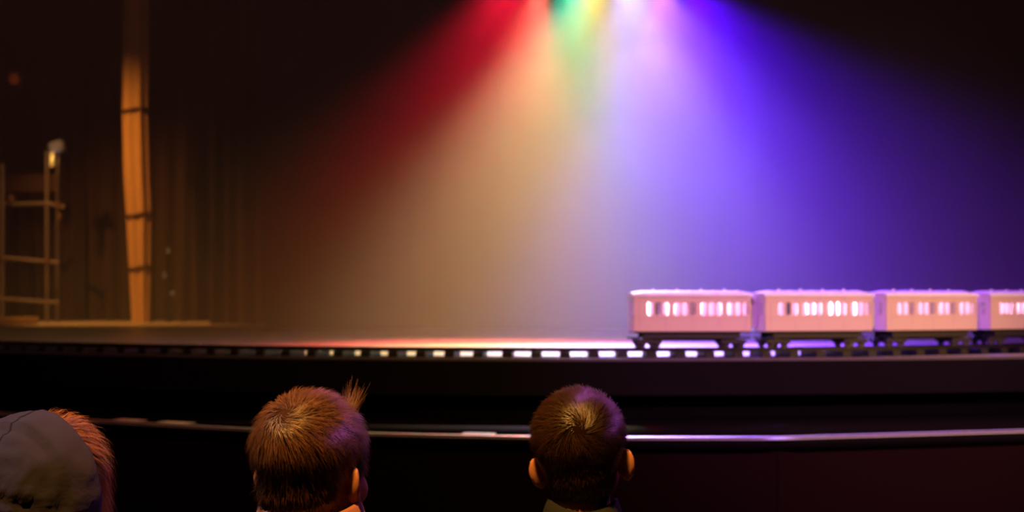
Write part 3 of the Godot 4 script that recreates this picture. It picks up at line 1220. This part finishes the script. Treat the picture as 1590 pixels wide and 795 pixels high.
func arms(fore: bool) -> Array:
	var out := []
	for s in [-1.0, 1.0]:
		out.append(cap(Vector3(0.11 * s, 0.592, 0.02), Vector3(0.137 * s, 0.43, 0.015), 0.036, 0.029))
		if fore:
			out.append(cap(Vector3(0.137 * s, 0.43, 0.015), Vector3(0.09 * s, 0.365, -0.15), 0.028, 0.020))
	return out

func legs(shin: bool) -> Array:
	var out := []
	for s in [-1.0, 1.0]:
		out.append(cap(Vector3(0.055 * s, 0.28, 0.01), Vector3(0.075 * s, 0.285, -0.25), 0.06, 0.046))
		out.append(cap(Vector3(0.075 * s, 0.285, -0.25), Vector3(0.078 * s, 0.10, -0.27), 0.044, 0.034))
		if shin:
			out.append(cap(Vector3(0.078 * s, 0.10, -0.27), Vector3(0.078 * s, 0.05, -0.27), 0.032, 0.028))
	return out

func feet() -> Array:
	var out := []
	for s in [-1.0, 1.0]:
		out.append(cap(Vector3(0.078 * s, 0.036, -0.245), Vector3(0.084 * s, 0.030, -0.37), 0.034, 0.029))
	return out

func fatter(prims: Array, by: float) -> Array:
	var out := []
	for q in prims:
		var c: Array = q.duplicate()
		if c[0] == 0:
			c[3] += by
			c[4] += by
		else:
			c[2] += Vector3(by, by, by)
		out.append(c)
	return out

# where hair grows: height of the hairline by depth
func hairline(p: Vector3) -> float:
	var tab := [[-0.09, 0.066], [-0.06, 0.050], [-0.042, 0.02], [-0.034, -0.022], [-0.018, -0.020], [-0.012, 0.012], [0.022, 0.012], [0.034, -0.05], [0.050, -0.088]]
	return sample(tab, p.z)

func hair_amount(p: Vector3, low: float) -> float:
	# 0 below the hairline, rising to 1 above it
	return clampf((p.y - hairline(p) - low) / 0.016, 0.0, 1.0)

func hair_thickness(p: Vector3, spec: Dictionary) -> float:
	var up := clampf((p.y + 0.03) / 0.09, 0.0, 1.0)
	return lerpf(spec.side, spec.top, up)

# a cap of hair close to the scalp, and strands that grow from it
func make_hair(parent: Node3D, head: Array, x: Transform3D, spec: Dictionary, m: Material, strand_m: Material) -> void:
	var r := RandomNumberGenerator.new()
	r.seed = spec.seed
	var prims := skull()
	var hv: PackedVector3Array = head[0]
	var hn: PackedVector3Array = head[1]
	var ids: PackedInt32Array = head[2]
	var v := PackedVector3Array()
	var use := PackedInt32Array()
	var amount := PackedFloat32Array()
	var map_ := PackedInt32Array()
	map_.resize(hv.size())
	map_.fill(-1)
	amount.resize(hv.size())
	for i in hv.size():
		var p := hv[i]
		amount[i] = hair_amount(p, spec.low)
		if absf(p.x) > 0.068 and p.z > -0.014 and p.z < 0.038 and p.y < 0.018:
			amount[i] = 0.0     # the ears
	var roots := PackedInt32Array()
	for t in range(0, ids.size(), 3):
		var a := amount[ids[t]]
		var b := amount[ids[t + 1]]
		var c := amount[ids[t + 2]]
		if a + b + c <= 0.0:
			continue
		if a * b * c > 0.0:
			roots.append(t)
		for k in 3:
			var q := ids[t + k]
			if map_[q] < 0:
				map_[q] = v.size()
				var th := amount[q] * (0.0015 if spec.has("front") and hv[q].z > spec.front - 0.012 else hair_thickness(hv[q], spec)) * (0.22 + 0.12 * noise.get_noise_3dv(hv[q] * 30.0 + Vector3(spec.seed, 0, 0)))
				v.append(x * (hv[q] + hn[q] * (th + 0.0006 - 0.002 * float(amount[q] == 0.0))))
			use.append(map_[q])
	put(mesh_of([v, normals_of(v, use), use]), "hair", m, parent)
	# strands
	var cum := PackedFloat32Array()
	var total := 0.0
	for t in roots:
		total += (hv[ids[t + 1]] - hv[ids[t]]).cross(hv[ids[t + 2]] - hv[ids[t]]).length()
		cum.append(total)
	var sv := PackedVector3Array()
	var sn := PackedVector3Array()
	var sc := PackedColorArray()
	var si := PackedInt32Array()
	var whorl: Vector3 = spec.whorl
	var segs := 5
	for k in spec.count:
		var t: int = roots[mini(cum.bsearch(r.randf() * total), roots.size() - 1)]
		var u := sqrt(r.randf())
		var w := r.randf()
		var p: Vector3 = hv[ids[t]] * (1.0 - u) + hv[ids[t + 1]] * (u * (1.0 - w)) + hv[ids[t + 2]] * (u * w)
		var n: Vector3 = hn[ids[t]]
		if spec.has("tuft") and k < 130:
			p = spec.tuft + Vector3(r.randf_range(-1, 1), r.randf_range(-0.6, 0.6), r.randf_range(-1, 1)) * 0.007
			n = (p - Vector3(0, 0.02, 0.012)).normalized()
		if spec.has("front") and p.z > spec.front:
			continue
		var thick := hair_thickness(p, spec) * amount[ids[t]]
		var up := clampf((p.y + 0.03) / 0.09, 0.0, 1.0)
		var length: float = lerpf(spec.short, spec.long, up * up) * r.randf_range(0.7, 1.15) * (0.45 + 0.55 * amount[ids[t]])
		if spec.has("tuft") and p.distance_to(spec.tuft) < 0.012:
			length = r.randf_range(0.014, 0.034)
			thick = length
		var lock := noise.get_noise_3dv(p * 55.0 + Vector3(0, spec.seed * 3, 0))
		var lock2 := noise.get_noise_3dv(p * 55.0 + Vector3(40, spec.seed * 3, 9))
		var bend := Vector3(lock, lock2, lock - lock2) * 0.45 + Vector3(r.randf_range(-1, 1), r.randf_range(-1, 1), r.randf_range(-1, 1)) * 0.16
		var clump: float = noise.get_noise_3dv(p * 75.0 + Vector3(7, 3, spec.seed))
		var shade: float = r.randf_range(0.5, 1.5) * (1.0 + 0.7 * clump)
		var col: Color = spec.color * shade
		col.a = 1.0
		var rad: float = spec.width * r.randf_range(0.7, 1.2)
		var at0 := sv.size()
		var q := p
		var depth: float = clampf(r.randf_range(0.35, 0.9) + 0.45 * clump, 0.15, 1.3)
		for s in segs + 1:
			var f := float(s) / segs
			# flow away from the whorl, turning round it, and down on the sides
			var away := q - whorl
			away -= n * away.dot(n)
			var near := exp(-away.length() / 0.035)
			var flow: Vector3 = away.normalized() + n.cross(away).normalized() * spec.swirl * near
			flow += Vector3(0, -1, 0) * spec.fall * clampf(0.9 - n.y, 0.0, 1.0) + spec.comb * clampf(n.y + 0.2, 0.0, 1.0)
			flow += bend
			var mid: float = exp(-pow(away.length() / 0.009, 2.0))
			flow = flow.lerp(Vector3(cos(k * 2.4), sin(k * 3.7), sin(k * 2.4)) , mid)
			flow = (flow - n * flow.dot(n)).normalized()
			if s > 0:
				var e := 0.003
				var base := field(q, prims, 0.012)
				n = Vector3(field(q + Vector3(e, 0, 0), prims, 0.012) - base, field(q + Vector3(0, e, 0), prims, 0.012) - base, field(q + Vector3(0, 0, e), prims, 0.012) - base).normalized()
				var want := thick * depth * (sin(minf(f * 2.2, 1.571)) + 0.12 * f)
				if spec.has("tuft") and p.distance_to(spec.tuft) < 0.012:
					want = length * f * 0.9
				if spec.has("tuft") and p.distance_to(spec.tuft) < 0.012:
					q += (Vector3(0.0, 0.75, 0) + n * 0.3 + bend * 2.2) * (length / segs)
				else:
					q += flow * (length / segs) + n * (want - base) * 0.7
			var across := n.cross(flow).normalized()
			var wdt := rad * (1.0 - f * 0.75)
			sv.append(x * (q - across * wdt))
			sv.append(x * (q + across * wdt))
			sn.append((x.basis * (n * 0.75 - across * 0.65)).normalized())
			sn.append((x.basis * (n * 0.75 + across * 0.65)).normalized())
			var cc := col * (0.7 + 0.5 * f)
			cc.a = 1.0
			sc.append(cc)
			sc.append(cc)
		for s in segs:
			var b := at0 + s * 2
			si.append_array([b, b + 1, b + 2, b + 1, b + 3, b + 2])
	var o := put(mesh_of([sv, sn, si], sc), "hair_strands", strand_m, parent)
	o.set_meta("kind", "stuff")

func hair_mat(called: String, col: Color, strands: bool) -> StandardMaterial3D:
	var m := mat(called, Color(1, 1, 1) if strands else col, 0.34 if strands else 0.8)
	m.metallic_specular = 0.15
	if strands:
		m.vertex_color_use_as_albedo = true
		m.metallic_specular = 0.75
	return m

func setup_children() -> void:
	var head := head_net()
	var hands := [hand_net(-1.0), hand_net(1.0)]
	var skin_prims := torso()
	skin_prims.append_array(arms(true))
	skin_prims.append_array(legs(true))
	skin_prims.append_array(feet())
	skin_prims.append(cap(Vector3(0, 0.62, 0.03), Vector3(0, 0.70, 0.03), 0.052, 0.046))
	var body := net(skin_prims, [], 0.013, 0.03)
	for s in 2:
		var sg := -1.0 if s == 0 else 1.0
		body = joined([body, moved(hands[s], Transform3D(Basis(Vector3.UP, sg * 0.5) * Basis(Vector3.RIGHT, -0.25), Vector3(0.078 * sg, 0.352, -0.185)))])
	var top := torso()
	top.append_array(arms(false))
	var long_top := torso()
	long_top.append_array(arms(true))
	var shirt := net(fatter(top, 0.013), [], 0.013, 0.03)
	var sweat := net(fatter(long_top, 0.018), [], 0.013, 0.03)
	var bottoms := [ell(Vector3(0, 0.29, 0.015), Vector3(0.108, 0.072, 0.094))]
	bottoms.append_array(legs(false))
	var trousers := net(fatter(bottoms, 0.008), [], 0.013, 0.03)
	var shoes := net(fatter(feet(), 0.007), [], 0.012, 0.01)

	var skin := mat("skin", Color(0.50, 0.22, 0.13), 0.5)
	skin.subsurf_scatter_enabled = true
	skin.subsurf_scatter_strength = 0.08
	var defs := [
		{"x": 64.0, "d": 2.05, "y": 0.767, "yaw": -0.28, "pitch": 0.03, "roll": -0.02, "scale": 1.0, "top": "hood",
			"label": "child in a blue grey hooded top with reddish blond hair showing at the hood's edge", "cloth": Color(0.044, 0.040, 0.084)},
		{"x": 487.0, "d": 2.10, "y": 0.792, "yaw": -0.42, "pitch": 0.0, "roll": 0.0, "scale": 1.0, "top": "shirt",
			"label": "boy with thick light brown hair and a sticking-up tuft, seen from behind", "cloth": Color(0.25, 0.10, 0.06)},
		{"x": 903.0, "d": 2.42, "y": 0.774, "yaw": -0.15, "pitch": 0.0, "roll": 0.11, "scale": 1.0, "top": "polo",
			"label": "boy with neat dark brown hair and both ears showing, wearing a dark green collar", "cloth": Color(0.02, 0.035, 0.035)},
	]
	for d in defs:
		var where := Vector3((d.x - 795.0) / F * d.d, 0, -d.d)
		var t := thing("person", d.label, "person", where, "children watching the stage")
		var hx := Transform3D(Basis(Vector3.UP, d.yaw) * Basis(Vector3.RIGHT, d.pitch) * Basis(Vector3(0, 0, 1), d.roll), Vector3(0, d.y, 0))
		var low: float = d.y - HEAD_Y
		var whole := joined([body, moved(head, hx)])
		put(mesh_of(whole), "body", skin, t)
		for s in [-1.0, 1.0]:
			var st := begin()
			lathe(st, [[0.0, 0.011], [0.006, 0.0092], [0.0092, 0.006], [0.011, 0.0], [0.0092, -0.006], [0.0, -0.011]], 14, hx * Transform3D(Basis(Vector3.RIGHT, -PI / 2), Vector3(0.028 * s, 0.0, -0.0700)))
			var eye := commit(st, "eye", mat("eye_white", Color(0.8, 0.78, 0.75), 0.2), t)
			st = begin()
			lathe(st, [[0.0, 0.0016], [0.0055, 0.0008], [0.0062, -0.0004]], 12, hx * Transform3D(Basis(Vector3.RIGHT, -PI / 2), Vector3(0.028 * s, 0.0, -0.0803)))
			commit(st, "iris", mat("eye_iris", Color(0.06, 0.04, 0.03), 0.15), eye)
		var cloth := mat("cloth_%s" % d.top, d.cloth, 0.95, 0.0, 0.06, 0.12)
		put(mesh_of(sweat if d.top == "hood" else shirt), "hooded_top" if d.top == "hood" else "shirt", cloth, t)
		put(mesh_of(trousers), "trousers", mat("dark_denim", Color(0.02, 0.025, 0.045), 0.9), t)
		put(mesh_of(shoes), "shoes", mat("dark_shoe", Color(0.03, 0.03, 0.03), 0.6), t)
		if d.top == "hood":
			make_hood(t, hx, cloth)
			make_hair(t, head, hx, {"seed": 5, "front": -0.012, "low": -0.05, "side": 0.032, "top": 0.028, "short": 0.06, "long": 0.075, "count": 20000, "width": 0.00055, "swirl": 0.2, "fall": 1.6,
				"comb": Vector3(0, 0, -0.5), "whorl": Vector3(0.0, 0.09, 0.06), "color": Color(0.66, 0.29, 0.08)}, hair_mat("blond_hair", Color(0.22, 0.09, 0.03), false), hair_mat("blond_strand", Color(), true))
		else:
			collar(t, 0.020 if d.top == "polo" else 0.066, 0.92 if d.top == "polo" else 1.14, 0.016, mat("collar_%s" % d.top, d.cloth * (0.22 if d.top == "polo" else 1.3), 0.9), d.top == "polo", hx)
			if d.top == "shirt":
				make_hair(t, head, hx, {"seed": 11, "low": 0.0, "side": 0.012, "top": 0.014, "short": 0.016, "long": 0.036, "count": 15000, "width": 0.00042, "swirl": 1.4, "fall": 0.7,
					"comb": Vector3(0.1, 0, -0.35), "whorl": Vector3(0.000, 0.083, 0.072), "color": Color(0.16, 0.07, 0.025), "tuft": Vector3(0.042, 0.077, -0.032)}, hair_mat("brown_hair", Color(0.045, 0.02, 0.008), false), hair_mat("brown_strand", Color(), true))
			else:
				make_hair(t, head, hx, {"seed": 23, "low": 0.0, "side": 0.005, "top": 0.014, "short": 0.009, "long": 0.048, "count": 15000, "width": 0.00042, "swirl": 1.2, "fall": 0.5,
					"comb": Vector3(-0.25, 0, -0.3), "whorl": Vector3(0.010, 0.050, 0.096), "color": Color(0.050, 0.022, 0.009)}, hair_mat("dark_hair", Color(0.016, 0.007, 0.004), false), hair_mat("dark_strand", Color(), true))
	# the bench they sit on
	var b := thing("low_bench", "low dark wooden bench under the seated children", "bench", Vector3(-0.25, 0, -2.12))
	var st := begin()
	box(st, Vector3(0, SEAT - 0.02, 0.02), Vector3(2.2, 0.04, 0.30), 0.006)
	var wood := mat("dark_bench_wood", Color(0.06, 0.03, 0.018), 0.6)
	commit(st, "seat", wood, b)
	for sx in [-0.98, 0.0, 0.98]:
		for sz in [-0.09, 0.13]:
			st = begin()
			box(st, Vector3(sx, (SEAT - 0.04) / 2, sz), Vector3(0.05, SEAT - 0.04, 0.05), 0.004)
			commit(st, "leg", wood, b)

func collar(t: Node3D, low: float, wide: float, lift: float, m: Material, folded: bool, hx: Transform3D) -> void:
	var st := begin()
	st.set_smooth_group(0)
	var n := 36
	var prof := [[0.050, 0.655], [0.055, 0.668], [0.059, 0.668], [0.066, 0.648], [0.074, 0.622], [0.062, 0.618]] if folded else [[0.050, 0.650], [0.055, 0.662], [0.061, 0.660], [0.068, 0.63], [0.074, 0.585], [0.058, 0.585]]
	for i in prof.size():
		var a: Array = prof[i]
		var b: Array = prof[(i + 1) % prof.size()]
		for k in n:
			var t0 := TAU * k / n
			var t1 := TAU * (k + 1) / n
			var c := Vector3(0, low + 0.643, 0.028)
			var f := func(q: Array, th: float) -> Vector3:
				return Vector3(cos(th) * q[0] * 1.08 * wide, low + q[1] - 0.012 * maxf(0.0, -sin(th)) + lift * pow(cos(th), 2.0), 0.03 + sin(th) * q[0] * wide)
			var mid := Vector3(cos((t0 + t1) / 2) * 0.06 * 1.08 * wide, c.y, 0.03 + sin((t0 + t1) / 2) * 0.06 * wide)
			quad(st, f.call(a, t0), f.call(a, t1), f.call(b, t1), f.call(b, t0), mid)
	commit(st, "collar", m, t)

# a raised hood: a thick shell over the back of the head, open towards the face
func make_hood(t: Node3D, hx: Transform3D, m: Material) -> void:
	var c := Vector3(0, -0.006, 0.022)
	var r := Vector3(0.100, 0.115, 0.118)
	var rings := 26
	var n := 60
	var shell := []
	for layer in 2:
		var grid := []
		for i in rings + 1:
			var th := lerpf(0.02, 1.66, float(i) / rings)      # from the back pole to the rim
			var row := []
			for k in n:
				var ph := TAU * k / n
				var dir := Vector3(sin(th) * cos(ph), sin(th) * sin(ph), cos(th))
				var wr := 0.005 * noise.get_noise_3d(dir.x * 2.2, dir.y * 3.2, dir.z * 2.2) + 0.0035 * sin(dir.y * 26.0 + dir.x * 7.0) * smoothstep(0.0, 0.5, cos(th)) * smoothstep(0.05, 0.3, th) * smoothstep(0.5, -0.2, dir.y)
				var seam := 0.003 * exp(-pow(dir.x / 0.02, 2.0)) if dir.y > -0.4 else 0.0
				var hem := 0.005 * smoothstep(rings - 9.0, rings - 8.0, i) - 0.006 * exp(-pow((i - (rings - 9.5)) * 1.1, 2.0))
				var s := 1.0 + 0.06 * smoothstep(0.2, -0.9, dir.y)
				var p := c + dir * r * s + dir * (wr - seam + hem - (0.006 if layer == 1 else 0.0))
				row.append(hx * p)
			grid.append(row)
		shell.append(grid)
	var st := begin()
	st.set_smooth_group(0)
	var cw := hx * c
	for layer in 2:
		var g: Array = shell[layer]
		for i in rings:
			for k in n:
				var j := (k + 1) % n
				var q: Vector3 = (g[i][k] + g[i + 1][j]) / 2.0
				quad(st, g[i][k], g[i][j], g[i + 1][j], g[i + 1][k], cw if layer == 0 else q + (q - cw))
	for k in n:
		var j := (k + 1) % n
		quad(st, shell[0][rings][k], shell[0][rings][j], shell[1][rings][j], shell[1][rings][k], shell[0][rings - 3][k])
	for k in n:
		tri(st, (shell[0][0][0] + shell[0][0][n / 2]) / 2.0, shell[0][0][k], shell[0][0][(k + 1) % n], cw)
	var hood := commit(st, "hood", m, t)
	# the centre seam from the rim over the crown to the nape
	st = begin()
	var pts := []
	var rad := []
	for i in range(2, rings + 1):
		var g: Array = shell[0]
		pts.append(g[i][15])
		rad.append(0.0019)
	tube(st, pts, rad, 6)
	commit(st, "seam", mat("hood_seam", Color(0.02, 0.02, 0.035), 0.95), hood)
